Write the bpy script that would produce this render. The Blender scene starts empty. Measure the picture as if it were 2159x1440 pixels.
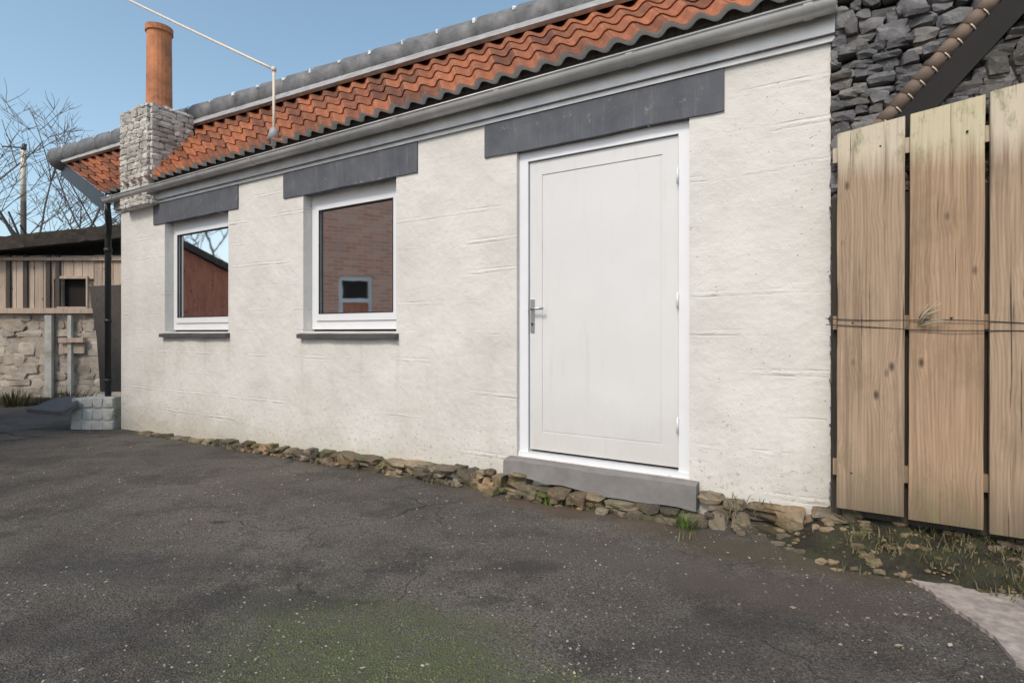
import bpy, math, random
from mathutils import Vector, Matrix, noise
R = math.radians
sc = bpy.context.scene
COL = sc.collection

# ---------------------------------------------------------------- camera, sky, sun, exposure
F = 1150.0                                   # focal length in pixels of a 2159 wide picture
cam = bpy.data.cameras.new('camera'); camo = bpy.data.objects.new('camera', cam); COL.objects.link(camo)
camo.location = (0, 0, 1.0); camo.rotation_euler = (R(90), 0, 0)
cam.sensor_width = 36; cam.lens = 36*F/2159; cam.shift_y = -19/2159
cam.clip_start = .05; cam.clip_end = 2000
sc.camera = camo
w = bpy.data.worlds.new("World"); sc.world = w; w.use_nodes = True
nt = w.node_tree; bg = nt.nodes['Background']
sky = nt.nodes.new('ShaderNodeTexSky'); sky.sky_type = 'NISHITA'; sky.sun_disc = False
SUN_EL, SUN_AZ = R(46), R(212)               # azimuth from +Y clockwise: behind the camera and to its left
sky.sun_elevation = SUN_EL; sky.sun_rotation = SUN_AZ
sky.air_density = 1.0; sky.dust_density = 2.0; sky.ozone_density = 1.2
hs = nt.nodes.new('ShaderNodeHueSaturation'); hs.inputs['Saturation'].default_value = .92; hs.inputs['Value'].default_value = 1.15; hs.inputs['Hue'].default_value = .482
nt.links.new(sky.outputs[0], hs.inputs['Color']); nt.links.new(hs.outputs[0], bg.inputs[0]); bg.inputs[1].default_value = .15
sun = bpy.data.lights.new('sun', 'SUN'); so = bpy.data.objects.new('sun', sun); COL.objects.link(so)
sun.energy = 1.5; sun.angle = R(10); sun.color = (1, .91, .78)
d = Vector((math.sin(SUN_AZ)*math.cos(SUN_EL), math.cos(SUN_AZ)*math.cos(SUN_EL), math.sin(SUN_EL)))
so.rotation_euler = d.to_track_quat('Z', 'Y').to_euler()
sc.view_settings.view_transform = 'Standard'; sc.view_settings.look = 'None'
sc.view_settings.exposure = 0.27; sc.view_settings.gamma = 1

# ---------------------------------------------------------------- helpers
class MB:
    def __init__(s): s.v = []; s.f = []; s.m = []; s.t = []; s.sm = []
    def add(s, vs, fs, m=0, tint=1.0, smooth=False):
        o = len(s.v); s.v += [Vector(a) for a in vs]
        for f in fs: s.f.append([o+i for i in f]); s.m.append(m); s.t.append(tint); s.sm.append(smooth)
    def box(s, x0, x1, y0, y1, z0, z1, m=0, tint=1.0, M=None):
        vs = [Vector(p) for p in ((x0,y0,z0),(x1,y0,z0),(x1,y1,z0),(x0,y1,z0),(x0,y0,z1),(x1,y0,z1),(x1,y1,z1),(x0,y1,z1))]
        if M: vs = [M@p for p in vs]
        s.add(vs, [(3,2,1,0),(4,5,6,7),(0,1,5,4),(1,2,6,5),(2,3,7,6),(3,0,4,7)], m, tint)
    def hexa(s, b, t, m=0, tint=1.0):        # four bottom points, four top points, counter-clockwise from above
        s.add(list(b)+list(t), [(3,2,1,0),(4,5,6,7),(0,1,5,4),(1,2,6,5),(2,3,7,6),(3,0,4,7)], m, tint)
    def tube(s, pts, r, n=10, m=0, cap=True, arc=None, tint=1.0, smooth=True):
        pts = [Vector(p) for p in pts]; rs = r if isinstance(r, (list, tuple)) else [r]*len(pts)
        vs = []; up = Vector((0, 0, 1))
        for i, p in enumerate(pts):
            d = (pts[min(i+1, len(pts)-1)]-pts[max(i-1, 0)]).normalized()
            a = d.cross(up)
            if a.length < .05: a = d.cross(Vector((0, 1, 0)))
            a.normalize(); b = a.cross(d).normalized()
            for k in range(n):
                th = (2*math.pi*k/n) if arc is None else arc[0]+(arc[1]-arc[0])*k/(n-1)
                vs.append(p+(a*math.cos(th)+b*math.sin(th))*rs[i])
        fs = []
        kk = n if arc is None else n-1
        for i in range(len(pts)-1):
            for k in range(kk):
                fs.append((i*n+k, i*n+(k+1)%n, (i+1)*n+(k+1)%n, (i+1)*n+k))
        if cap and arc is None:
            fs.append(tuple(range(n))[::-1]); fs.append(tuple((len(pts)-1)*n+k for k in range(n)))
        s.add(vs, fs, m, tint, smooth)
    def stone(s, c, sz, rng, m=0, tint=1.0, M=None, rough=.14):
        vs = []; idx = {}
        for i in (-1, 0, 1):
            for j in (-1, 0, 1):
                for k in (-1, 0, 1):
                    if i == j == k == 0: continue
                    p = Vector((i, j, k)); n_ = abs(i)+abs(j)+abs(k)
                    p *= {1: 1.0, 2: .9, 3: .8}[n_]
                    p += Vector((rng.uniform(-1, 1), rng.uniform(-1, 1), rng.uniform(-1, 1)))*rough
                    p = Vector((p.x*sz[0]/2, p.y*sz[1]/2, p.z*sz[2]/2))+Vector(c)
                    idx[(i, j, k)] = len(vs); vs.append(M@p if M else p)
        fs = []
        for ax in range(3):
            for sg in (-1, 1):
                for a in (-1, 0):
                    for b in (-1, 0):
                        q = []
                        for (da, db) in ((0, 0), (1, 0), (1, 1), (0, 1)):
                            t = [0, 0, 0]; t[ax] = sg; t[(ax+1) % 3] = a+da; t[(ax+2) % 3] = b+db
                            q.append(idx[tuple(t)])
                        fs.append(q if sg > 0 else q[::-1])
        s.add(vs, fs, m, tint)
    def build(s, name, mats, parent=None):
        me = bpy.data.meshes.new(name); me.from_pydata([tuple(v) for v in s.v], [], s.f)
        if not isinstance(mats, (list, tuple)): mats = [mats]
        for m in mats: me.materials.append(m)
        me.polygons.foreach_set('material_index', s.m)
        me.polygons.foreach_set('use_smooth', s.sm)
        ca = me.color_attributes.new('tint', 'FLOAT_COLOR', 'CORNER')
        arr = []
        for p, t in zip(me.polygons, s.t): arr += [t, t, t, 1]*p.loop_total
        ca.data.foreach_set('color', arr)
        me.update()
        o = bpy.data.objects.new(name, me); COL.objects.link(o)
        if parent: o.parent = parent
        return o

def tag(o, label=None, cat=None, group=None, kind=None):
    if label: o['label'] = label
    if cat: o['category'] = cat
    if group: o['group'] = group
    if kind: o['kind'] = kind
    return o
def empty(name, M, label, cat, group=None):
    o = bpy.data.objects.new(name, None); COL.objects.link(o); o.matrix_world = M; o.empty_display_size = .2
    return tag(o, label, cat, group)

# ---------------------------------------------------------------- material helpers
class NT:
    def __init__(s, name):
        s.mat = bpy.data.materials.new(name); s.mat.use_nodes = True; s.t = s.mat.node_tree
        s.b = s.t.nodes['Principled BSDF']; s.tc = s.t.nodes.new('ShaderNodeTexCoord')
    def n(s, typ, **kw):
        a = s.t.nodes.new(typ)
        for k, v in kw.items(): setattr(a, k, v)
        return a
    def l(s, a, b): s.t.links.new(a, b)
    def val(s, x, sock):
        if isinstance(x, (int, float)): sock.default_value = x
        elif isinstance(x, (tuple, list)): sock.default_value = tuple(x)+((1,) if len(x) == 3 and len(sock.default_value) == 4 else ())
        else: s.l(x, sock)
    def math(s, op, a, b=0, c=None, clamp=False):
        n = s.n('ShaderNodeMath', operation=op, use_clamp=clamp); s.val(a, n.inputs[0]); s.val(b, n.inputs[1])
        if c is not None: s.val(c, n.inputs[2])
        return n.outputs[0]
    def co(s, scale=(1, 1, 1), kind='Object'):
        m = s.n('ShaderNodeMapping'); s.l(s.tc.outputs[kind], m.inputs[0]); m.inputs['Scale'].default_value = scale
        return m.outputs[0]
    def noise(s, scale, detail=4, rough=.6, vec=None, dist=0):
        n = s.n('ShaderNodeTexNoise'); n.inputs['Scale'].default_value = scale; n.inputs['Detail'].default_value = detail
        n.inputs['Roughness'].default_value = rough; n.inputs['Distortion'].default_value = dist
        s.l(vec if vec is not None else s.tc.outputs['Object'], n.inputs['Vector']); return n.outputs['Fac']
    def vor(s, scale, vec=None, feature='F1', out='Distance'):
        n = s.n('ShaderNodeTexVoronoi', feature=feature); n.inputs['Scale'].default_value = scale
        s.l(vec if vec is not None else s.tc.outputs['Object'], n.inputs['Vector']); return n.outputs[out]
    def ramp(s, x, lo, hi, a=0., b=1.):
        n = s.n('ShaderNodeMapRange'); s.val(x, n.inputs[0]); n.inputs[1].default_value = lo; n.inputs[2].default_value = hi
        n.inputs[3].default_value = a; n.inputs[4].default_value = b; n.clamp = True; return n.outputs[0]
    def mix(s, f, a, b, mode='MIX'):
        n = s.n('ShaderNodeMix', data_type='RGBA', blend_type=mode); s.val(f, n.inputs[0]); s.val(a, n.inputs[6]); s.val(b, n.inputs[7])
        return n.outputs[2]
    def xyz(s, vec=None):
        n = s.n('ShaderNodeSeparateXYZ'); s.l(vec if vec is not None else s.tc.outputs['Object'], n.inputs[0]); return n.outputs
    def bump(s, h, strength=.4, dist=.01, prev=None):
        n = s.n('ShaderNodeBump'); s.l(h, n.inputs['Height']); n.inputs['Strength'].default_value = strength
        n.inputs['Distance'].default_value = dist
        if prev is not None: s.l(prev, n.inputs['Normal'])
        return n.outputs[0]
    def tint(s):
        a = s.n('ShaderNodeAttribute'); a.attribute_name = 'tint'; return a.outputs['Color']
    def done(s, col, rough=.8, normal=None, metal=0, spec=None):
        s.val(col, s.b.inputs['Base Color']); s.val(rough, s.b.inputs['Roughness']); s.b.inputs['Metallic'].default_value = metal
        if spec is not None: s.b.inputs['Specular IOR Level'].default_value = spec
        if normal is not None: s.l(normal, s.b.inputs['Normal'])
        return s.mat

def simple(name, col, rough=.6, var=.12, scale=6, bump=.15, bscale=60, metal=0, dirt=None):
    k = NT(name); n = k.noise(scale, 5, .65)
    c = k.mix(k.ramp(n, .3, .7), tuple(x*(1-var) for x in col), tuple(min(1, x*(1+var)) for x in col))
    if dirt:
        c = k.mix(k.ramp(k.noise(scale*.6+1.3, 6, .7), .52, .72, 0, .8), c, dirt)
    if name == 'door_paint':
        z = k.xyz()[2]; c = k.mix(k.ramp(k.math('ADD', z, k.math('MULTIPLY', k.noise(6, 6, .75), .5)), .25, .85, .45, 0), c, (.42, .38, .31))
        c = k.mix(k.ramp(k.noise(3, 6, .7, k.co((5, 1, .5))), .56, .75, 0, .25), c, (.42, .40, .36))
    return k.done(c, rough, k.bump(k.noise(bscale, 4), bump, .004), metal)

def stone_mat(name, a, b, c, moss=0.):
    k = NT(name)
    n1 = k.noise(3.0, 5, .65); n2 = k.noise(30, 6, .75)
    col = k.mix(k.ramp(n1, .38, .62), a, b); col = k.mix(k.ramp(k.noise(1.7, 4, .6), .5, .66), col, c)
    col = k.mix(1.0, col, k.tint(), 'MULTIPLY')
    col = k.mix(k.ramp(n2, .3, .75, .0, .75), col, k.mix(.5, col, (.015, .013, .012)))
    col = k.mix(k.ramp(k.noise(55, 3, .6), .6, .72, 0, .55), col, (.42, .41, .37))
    if moss:
        col = k.mix(k.ramp(k.noise(5, 6, .75), .62-moss*.25, .72-moss*.2, 0, .85), col, (.085, .1, .025))
    bmp = k.bump(k.noise(22, 8, .75), .9, .02)
    return k.done(col, .92, k.bump(k.noise(130, 4, .7), .6, .004, bmp))

def wood_mat(name, a, b, grain=1.0, top=None):
    k = NT(name)
    rnd = k.n('ShaderNodeObjectInfo').outputs['Random']
    off = k.n('ShaderNodeCombineXYZ'); k.l(k.math('MULTIPLY', rnd, 37.), off.inputs[0]); k.l(k.math('MULTIPLY', rnd, 19.), off.inputs[2])
    add = k.n('ShaderNodeVectorMath', operation='ADD'); k.l(k.tc.outputs['Object'], add.inputs[0]); k.l(off.outputs[0], add.inputs[1])
    def sc_(v):
        m = k.n('ShaderNodeMapping'); k.l(add.outputs[0], m.inputs[0]); m.inputs['Scale'].default_value = v; return m.outputs[0]
    # knots: sparse, bend the grain around them
    kv = k.n('ShaderNodeTexVoronoi'); kv.inputs['Scale'].default_value = 1; k.l(sc_((9, 9, 4.2)), kv.inputs['Vector'])
    kd = kv.outputs['Distance']; knot = k.ramp(kd, .05, .14, 1, 0); near = k.ramp(kd, .05, .42, 1, 0)
    g = k.noise(1, 6, .7, sc_((55, 55, 1.6)), .4)
    warp = k.noise(1, 2, .5, sc_((6, 6, 1.1)))
    x = k.xyz(add.outputs[0])
    ph = k.math('ADD', k.math('MULTIPLY', x[0], 420.), k.math('MULTIPLY', warp, 34.))
    ph = k.math('ADD', ph, k.math('MULTIPLY', near, 7.))
    rings = k.math('MULTIPLY_ADD', k.math('SINE', ph), .5, .5)
    col = k.mix(k.ramp(g, .3, .7), a, b)
    col = k.mix(k.math('MULTIPLY', k.ramp(rings, .35, 1), .22*grain), col, tuple(v*.38 for v in a))
    col = k.mix(k.ramp(k.noise(1, 5, .7, sc_((5, 5, 2.2))), .5, .75, 0, .5), col, tuple(v*.5 for v in a))
    col = k.mix(k.math('MULTIPLY', knot, .85), col, (.035, .022, .014))
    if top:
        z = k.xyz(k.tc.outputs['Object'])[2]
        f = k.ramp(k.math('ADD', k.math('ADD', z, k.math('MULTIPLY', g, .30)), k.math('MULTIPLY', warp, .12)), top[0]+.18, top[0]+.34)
        col = k.mix(k.math('MULTIPLY', f, .8), col, top[1])  # sunlight catching the board tops, painted into the wood colour
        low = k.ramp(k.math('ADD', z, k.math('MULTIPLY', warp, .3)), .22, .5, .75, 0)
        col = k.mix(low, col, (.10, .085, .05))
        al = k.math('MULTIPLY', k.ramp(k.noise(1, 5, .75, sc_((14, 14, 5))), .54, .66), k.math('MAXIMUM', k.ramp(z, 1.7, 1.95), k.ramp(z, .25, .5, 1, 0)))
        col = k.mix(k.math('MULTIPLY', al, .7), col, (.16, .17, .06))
    st = k.math('MULTIPLY', k.ramp(k.noise(1, 5, .7, sc_((30, 30, .9))), .52, .66), .5)
    col = k.mix(st, col, tuple(v*.45 for v in a))
    crack = k.ramp(k.noise(1, 3, .6, sc_((70, 70, 1.2))), .66, .70, 0, .85); col = k.mix(crack, col, (.03, .022, .016))
    col = k.mix(1.0, col, k.tint(), 'MULTIPLY')
    h = k.math('ADD', g, k.math('MULTIPLY', rings, -.2))
    return k.done(col, .82, k.bump(h, .55, .004))

def wall_mat(name, side, U):
    """white painted rough blockwork"""
    k = NT(name); x = k.xyz(); u, z = x[0], x[2]
    big = k.noise(1.3, 5, .6); fine = k.noise(90, 4, .6)
    base = k.mix(k.ramp(big, .3, .7), (.59, .57, .525), (.72, .70, .655))
    # block courses: faint, broken ridges of old mortar under the paint
    wob = k.math('MULTIPLY', k.noise(2.2, 4, .6, k.co((1, 1, .6))), .035)
    zz = k.math('DIVIDE', k.math('ADD', k.math('ADD', z, wob), 10.), .232)
    fr = k.math('ABSOLUTE', k.math('SUBTRACT', k.math('FRACT', zz), .5))
    line = k.ramp(fr, .0, .045, 1, 0)
    line2 = k.ramp(k.math('ABSOLUTE', k.math('SUBTRACT', fr, .075)), 0, .03, 1, 0)
    seg = k.math('MULTIPLY', k.ramp(k.noise(1.6, 3, .6, k.co((.9, 1, 5))), .48, .66), k.ramp(k.noise(9, 4, .7, k.co((1, 1, 2))), .38, .58))
    hair = k.vor(.9, k.co((1, 1, .7)), 'DISTANCE_TO_EDGE')
    ridge = k.math('MULTIPLY', line, seg); groove = k.math('MULTIPLY', line2, seg)
    base = k.mix(k.math('MULTIPLY', groove, .34), base, (.42, .41, .39))
    # pits and specks
    pit = k.ramp(k.vor(30, k.co((1, 1, 1)), 'F1'), .06, .15, 1, 0)
    pit = k.math('MULTIPLY', pit, k.ramp(k.noise(5, 3), .5, .62))
    pit = k.math('MULTIPLY', pit, k.ramp(u, U(560), U(850), .35, 1.3))
    base = k.mix(k.math('MULTIPLY', pit, .75), base, (.2, .19, .17))
    # damp dirt at the foot with an uneven upper edge
    foot = k.ramp(k.math('ADD', z, k.math('MULTIPLY', k.noise(4, 6, .7), .45)), .08, .36, .6, 0)
    base = k.mix(foot, base, (.42, .38, .28))
    spl = k.math('MULTIPLY', k.ramp(k.noise(34, 3, .7), .58, .66), k.ramp(z, .0, .55, .7, 0)); base = k.mix(spl, base, (.22, .19, .14))
    for (a_, b_) in ((U(174), U(241)), (U(320), U(418))):    # rain streaks below the sill ends
        for e_ in (a_-.02, b_+.01, (a_*.35+b_*.65)):
            d_ = k.math('ABSOLUTE', k.math('SUBTRACT', k.math('ADD', u, k.math('MULTIPLY', k.noise(3, 3, .6, k.co((1, 1, .5))), .08)), e_+.04))
            m_ = k.math('MULTIPLY', k.ramp(d_, .004, .035, 1, 0), k.math('MULTIPLY', k.ramp(z, .25, .95, 0, 1), k.ramp(z, .95, .97, 1, 0)))
            m_ = k.math('MULTIPLY', m_, k.ramp(k.noise(1, 5, .7, k.co((60, 60, 4))), .35, .65))
            base = k.mix(k.math('MULTIPLY', m_, .38), base, (.36, .33, .26))
    dmp = k.math('MULTIPLY', k.ramp(k.noise(2.3, 6, .7, k.co((1, 1, .35))), .52, .7), k.ramp(z, .2, 1.4, .5, .12))
    base = k.mix(dmp, base, (.5, .48, .42))
    h = k.math('ADD', k.math('MULTIPLY', fine, .45), k.math('MULTIPLY', k.noise(20, 5, .7), .7))
    n = k.bump(h, .45, .010); n = k.bump(k.noise(1.6, 4, .55), .35, .12, n); n = k.bump(k.noise(5, 4, .6), .25, .03, n); n = k.bump(k.math('SUBTRACT', ridge, groove), .42, .011, n); n = k.bump(pit, .5, -.006, n)
    return k.done(base, .85, n)

def lintel_mat(side, U):
    k = NT('lintel_paint_'+side); x = k.xyz(); u, z = x[0], x[2]
    c = k.mix(k.ramp(k.noise(4, 5), .3, .7), (.070, .076, .090), (.115, .122, .138))
    c = k.mix(k.ramp(k.vor(30), .04, .1, .5, 0), c, (.3, .29, .27)); c = k.mix(k.ramp(k.noise(3, 6, .75, k.co((6, 1, .7))), .52, .72, 0, .6), c, (.19, .185, .175)); c = k.mix(k.ramp(k.noise(11, 6, .8), .60, .66, 0, .7), c, (.24, .23, .21))
    return k.done(c, .8, k.bump(k.noise(70, 4), .35, .004))

M_upvc = simple('white_plastic', (.74, .75, .76), .3, .03, 3, .02)
M_door = simple('door_paint', (.67, .665, .65), .38, .03, 2, .04, 30)
M_reveal = simple('reveal_render', (.52, .52, .51), .85, .08, 5, .3, 50)
M_sill = simple('slate_sill', (.075, .073, .075), .6, .2, 8, .3)
M_step = simple('grey_step', (.20, .19, .18), .85, .22, 5, .5, 30)
M_gutter = {'left': simple('zinc_gutter_grey_', (.50, .50, .49), .38, .15, 5, .05, 30, .25), 'right': simple('zinc_gutter_grey', (.52, .51, .485), .4, .15, 5, .05, 30, .25)}
M_dark = simple('black_metal', (.02, .02, .022), .5, .2)
M_vergeshade = simple('verge_shade', (.012, .010, .009), .85, .2)
M_steel = simple('steel', (.5, .5, .5), .3, .05, 3, .02, 60, .9)
M_white = simple('white_rubber', (.8, .8, .8), .5, .05)
M_orangecable = simple('orange_cable', (.62, .36, .16), .55, .05)
M_tan = simple('cream_pipe', (.72, .62, .48), .5, .08)
M_roofs = {}
for s_, a_, b_ in (('left', (.20, .062, .022), (.42, .145, .055)),):
    k = NT('roof_sheet_'+s_)
    g = k.noise(1, 6, .7, k.co((26, 6, 6)), .5)
    c = k.mix(k.ramp(g, .3, .7), a_, b_)
    c = k.mix(k.ramp(k.noise(2.4, 6, .7), .55, .75, 0, .5), c, tuple(v*.4 for v in b_))
    c = k.mix(1.0, c, k.tint(), 'MULTIPLY'); c = k.mix(k.ramp(k.noise(14, 5, .7), .6, .7, 0, .7), c, (.30, .27, .20))
    M_roofs[s_] = k.done(c, .75, k.bump(k.noise(60, 4), .35, .005))
M_ridge = {'left': simple('ridge_cap_grey', (.15, .15, .15), .6, .4, 9, .4, 50), 'right': simple('ridge_cap_brown', (.14, .125, .11), .6, .3, 7, .4, 50)}
M_vergetile = simple('verge_clay', (.17, .12, .09), .75, .35, 9, .4, 50)
M_lead = simple('lead_flashing', (.34, .33, .32), .6, .3, 9, .4, 40)
M_mortar = simple('lime_mortar', (.7, .7, .68), .8, .1)
M_mortardark = simple('earth_mortar', (.055, .05, .043), .95, .3, 12, .8, 60)
M_stone_blue = stone_mat('rubble_blue', (.13, .13, .135), (.27, .265, .265), (.20, .185, .165))
M_stone_grey = stone_mat('rubble_grey', (.20, .19, .175), (.33, .31, .28), (.26, .2, .15))
M_stone_tan = stone_mat('rubble_tan', (.14, .13, .115), (.25, .225, .195), (.26, .165, .10))
M_stone_dark = stone_mat('rubble_dark', (.085, .08, .072), (.17, .155, .135), (.15, .095, .06))
M_stone_rust = stone_mat('rubble_rust', (.17, .075, .04), (.3, .13, .065), (.2, .09, .05))
M_plinth = stone_mat('plinth_stone', (.13, .12, .115), (.25, .235, .215), (.33, .28, .25))
M_plinthmoss = stone_mat('plinth_stone_mossy', (.11, .088, .06), (.27, .22, .155), (.33, .225, .12), .45)
M_stack = stone_mat('stack_stone', (.56, .53, .47), (.76, .73, .66), (.46, .42, .36))
M_pot_dark = simple('pot_slate_clay', (.05, .07, .09), .7, .25, 8, .3)
M_pot_brown = simple('pot_brown_clay', (.085, .07, .06), .7, .3, 8, .3)
M_pot_terra = simple('pot_terracotta', (.50, .19, .08), .75, .3, 5, .35, 40, 0, (.10, .045, .03))
M_concrete = simple('worn_concrete', (.33, .285, .25), .95, .35, 18, .7, 90, 0, (.12, .11, .10))
M_cream = simple('cream_render', (.50, .475, .45), .9, .05, .7, .2, 20)
M_orange = simple('orange_render', (.66, .33, .19), .85, .06, .9, .2, 20)
M_boardL = wood_mat('weathered_board', (.20, .19, .18), (.31, .30, .285), 1, (1.84, (.52, .49, .44)))
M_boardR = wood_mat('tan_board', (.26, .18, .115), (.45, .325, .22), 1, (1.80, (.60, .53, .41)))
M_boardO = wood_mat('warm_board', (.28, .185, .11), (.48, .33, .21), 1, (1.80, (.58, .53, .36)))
M_gapshade = wood_mat('gap_shade', (.03, .024, .018), (.05, .04, .03))
M_shedwood = wood_mat('shed_plank', (.42, .32, .24), (.62, .50, .40), .7)
M_shedgrey = wood_mat('shed_plank_grey', (.22, .21, .20), (.38, .365, .35), .7)
M_shedstone = stone_mat('shed_stone', (.48, .41, .34), (.68, .60, .50), (.4, .33, .26))
M_shedstoneg = stone_mat('shed_stone_grey', (.36, .35, .34), (.58, .57, .55), (.28, .27, .26))
M_darkwood = wood_mat('dark_plank', (.06, .048, .04), (.1, .085, .072))
M_shedroof = simple('mossy_roof_edge', (.035, .028, .022), .9, .4, 9, .8, 30, 0, (.10, .06, .03))
M_whitewash = simple('whitewash', (.50, .49, .45), .9, .2, 4, .6, 25, 0, (.22, .23, .13))
M_slab = simple('slate_slab', (.085, .085, .09), .75, .2, 5, .4)
M_bark = simple('bark', (.16, .14, .13), .9, .2)
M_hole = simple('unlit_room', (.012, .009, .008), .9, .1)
def leafmat(name, a, b):
    k = NT(name); r = k.n('ShaderNodeNewGeometry').outputs['Random Per Island']
    k.b.inputs['Subsurface Weight'].default_value = 0
    return k.done(k.mix(r, a, b), .7)
M_grass = leafmat('grass_blade', (.05, .10, .015), (.15, .20, .04))
M_moss = leafmat('moss_tip', (.085, .10, .04), (.17, .185, .08))
M_weed = leafmat('weed_blade', (.045, .05, .018), (.17, .14, .06))
M_straw = leafmat('straw', (.25, .2, .12), (.5, .45, .33))
def glassmat():
    k = NT('window_glass')
    k.b.inputs['Base Color'].default_value = (.03, .03, .032, 1); k.b.inputs['Roughness'].default_value = .03
    k.b.inputs['Specular IOR Level'].default_value = .5
    gl = k.n('ShaderNodeBsdfGlossy'); gl.inputs['Roughness'].default_value = .03; gl.inputs['Color'].default_value = (.95, .95, .95, 1)
    k.l(k.bump(k.noise(2.5, 2), .06, .01), gl.inputs['Normal'])
    mx = k.n('ShaderNodeMixShader'); mx.inputs[0].default_value = .9
    k.l(k.b.outputs[0], mx.inputs[1]); k.l(gl.outputs[0], mx.inputs[2])
    k.l(mx.outputs[0], k.t.nodes['Material Output'].inputs['Surface']); return k.mat
M_glass = glassmat()

def asphalt():
    k = NT('asphalt'); x = k.xyz(); X, Y = x[0], x[1]
    big = k.noise(.8, 5, .6); mid = k.noise(4.2, 6, .7); fine = k.noise(85, 4, .75); grit = k.vor(120)
    c = k.mix(k.ramp(big, .38, .60), (.115, .094, .073), (.29, .245, .197))
    c = k.mix(k.ramp(mid, .42, .62, 0, .7), c, (.24, .218, .19))
    c = k.mix(k.ramp(k.noise(1.5, 6, .75), .50, .60, 0, .8), c, (.062, .055, .047))
    c = k.mix(k.ramp(k.noise(.6, 3, .6), .45, .65, 0, .5), c, (.14, .108, .088))
    c = k.mix(k.ramp(fine, .40, .68, .85, 0), c, (.018, .016, .014))
    c = k.mix(k.ramp(grit, .10, .34, .8, 0), c, (.27, .25, .22))
    c = k.mix(k.ramp(k.vor(230), .05, .16, .6, 0), c, (.38, .36, .33))
    wv = k.n('ShaderNodeVectorMath', operation='MULTIPLY_ADD'); nz = k.n('ShaderNodeTexNoise'); nz.inputs['Scale'].default_value = 3.5; nz.inputs['Detail'].default_value = 5
    k.l(k.tc.outputs['Object'], nz.inputs['Vector']); k.l(nz.outputs['Color'], wv.inputs[0]); wv.inputs[1].default_value = (.5, .5, 0); k.l(k.tc.outputs['Object'], wv.inputs[2])
    ce = k.vor(.75, wv.outputs[0], 'DISTANCE_TO_EDGE'); crack = k.math('MULTIPLY', k.ramp(ce, .0, .006, 1, 0), k.ramp(k.noise(1.1, 2), .46, .54))
    c = k.mix(k.math('MULTIPLY', crack, .85), c, (.012, .011, .009))
    def ell(cx, cy, rx, ry, ang=0.):
        a = k.math('SUBTRACT', X, cx); b = k.math('SUBTRACT', Y, cy); ca, sa = math.cos(ang), math.sin(ang)
        p = k.math('DIVIDE', k.math('ADD', k.math('MULTIPLY', a, ca), k.math('MULTIPLY', b, sa)), rx)
        q = k.math('DIVIDE', k.math('SUBTRACT', k.math('MULTIPLY', b, ca), k.math('MULTIPLY', a, sa)), ry)
        d = k.math('ADD', k.math('MULTIPLY', p, p), k.math('MULTIPLY', q, q))
        d = k.math('ADD', d, k.math('MULTIPLY', k.math('SUBTRACT', mid, .5), 2.6))
        return k.ramp(d, .1, 1.2, 1, 0)
    # leaf mould and brown silt lying beside the second house
    for (cx, cy, rx, ry, an, col, am) in ((.35, 3.55, 1.0, .16, -.52, (.115, .078, .05), .8), (1.35, 2.75, .8, .2, -.55, (.085, .068, .04), .85), (.6, 2.7, .7, .25, -.4, (.10, .084, .075), .5), (1.3, 2.3, .6, .25, -.3, (.085, .062, .052), .6), (-1.2, 4.6, .8, .12, -.5, (.10, .08, .055), .5)):
        c = k.mix(k.math('MULTIPLY', ell(cx, cy, rx, ry, an), am), c, col)
    for (cx, cy, rx, ry, am) in ((-.55, 1.95, .6, .35, .95), (-.35, 1.70, .6, .25, .95), (-.9, 2.2, .3, .2, .5), (.15, 1.62, .35, .12, .6), (-.2, 1.75, .2, .15, .4)):
        c = k.mix(k.math('MULTIPLY', ell(cx, cy, rx, ry), k.math('MULTIPLY', k.ramp(k.noise(32, 6, .8), .42, .56, .15, 1.25), am)), c, (.10, .115, .05))
    for (cx, cy, rx, ry, am) in ((-1.8, 2.6, .7, .2, .55), (-.95, 2.25, .35, .12, .5), (.08, 2.62, .22, .09, .7), (-1.6, 2.0, .5, .15, .4), (.6, 1.9, .4, .15, .5), (.9, 2.1, .3, .12, .4)):
        c = k.mix(k.math('MULTIPLY', ell(cx, cy, rx, ry), am), c, (.04, .037, .036))
    h = k.math('ADD', k.math('MULTIPLY', fine, 1.), k.math('MULTIPLY', grit, -.6))
    n = k.bump(h, 1., .012); n = k.bump(mid, .3, .03, n)
    return k.done(c, .92, n)
def soil():
    k = NT('dark_soil'); c = k.mix(k.ramp(k.noise(9, 6, .75), .3, .7), (.018, .014, .011), (.075, .062, .05))
    c = k.mix(k.ramp(k.noise(70, 4, .7), .55, .72, 0, .6), c, (.17, .15, .12))
    c = k.mix(k.ramp(k.xyz()[0], 1.0, 1.5, 0, .55), c, k.mix(k.ramp(k.noise(6, 6, .75), .42, .6), (.03, .024, .012), (.085, .095, .03)))
    n = k.bump(k.noise(45, 6, .8), 1, .03)
    return k.done(c, .95, n)
M_asphalt = asphalt(); M_soil = soil()

# ---------------------------------------------------------------- plan geometry
KS = .305
def gz(Y): return -.05-.0287*Y               # ground falls gently away from the camera
class Side:
    """plan of the house front, addressed by half-pixel columns of the photograph: 128..876"""
    def __init__(s, name, VP):
        s.name = name; s.VP = VP
        s.A = s.P(128); s.B = s.P(876); s.u = (s.B-s.A).normalized(); s.inn = Vector((-s.u.y, s.u.x))
        s.L = (s.B-s.A).length
        s.M = Matrix(((s.u.x, s.inn.x, 0, s.A.x), (s.u.y, s.inn.y, 0, s.A.y), (0, 0, 1, 0), (0, 0, 0, 1))); s.Mi = s.M.inverted()
    def P(s, px):
        Y = F/(KS*(px-s.VP)); return Vector(((2*px-1080)/F*Y, Y))
    def U(s, px): return (s.P(px)-s.A).dot(s.u)
    def loc(s, X, Y, Z): return s.Mi@Vector((X, Y, Z))
SL = Side('left', -400)

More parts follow.
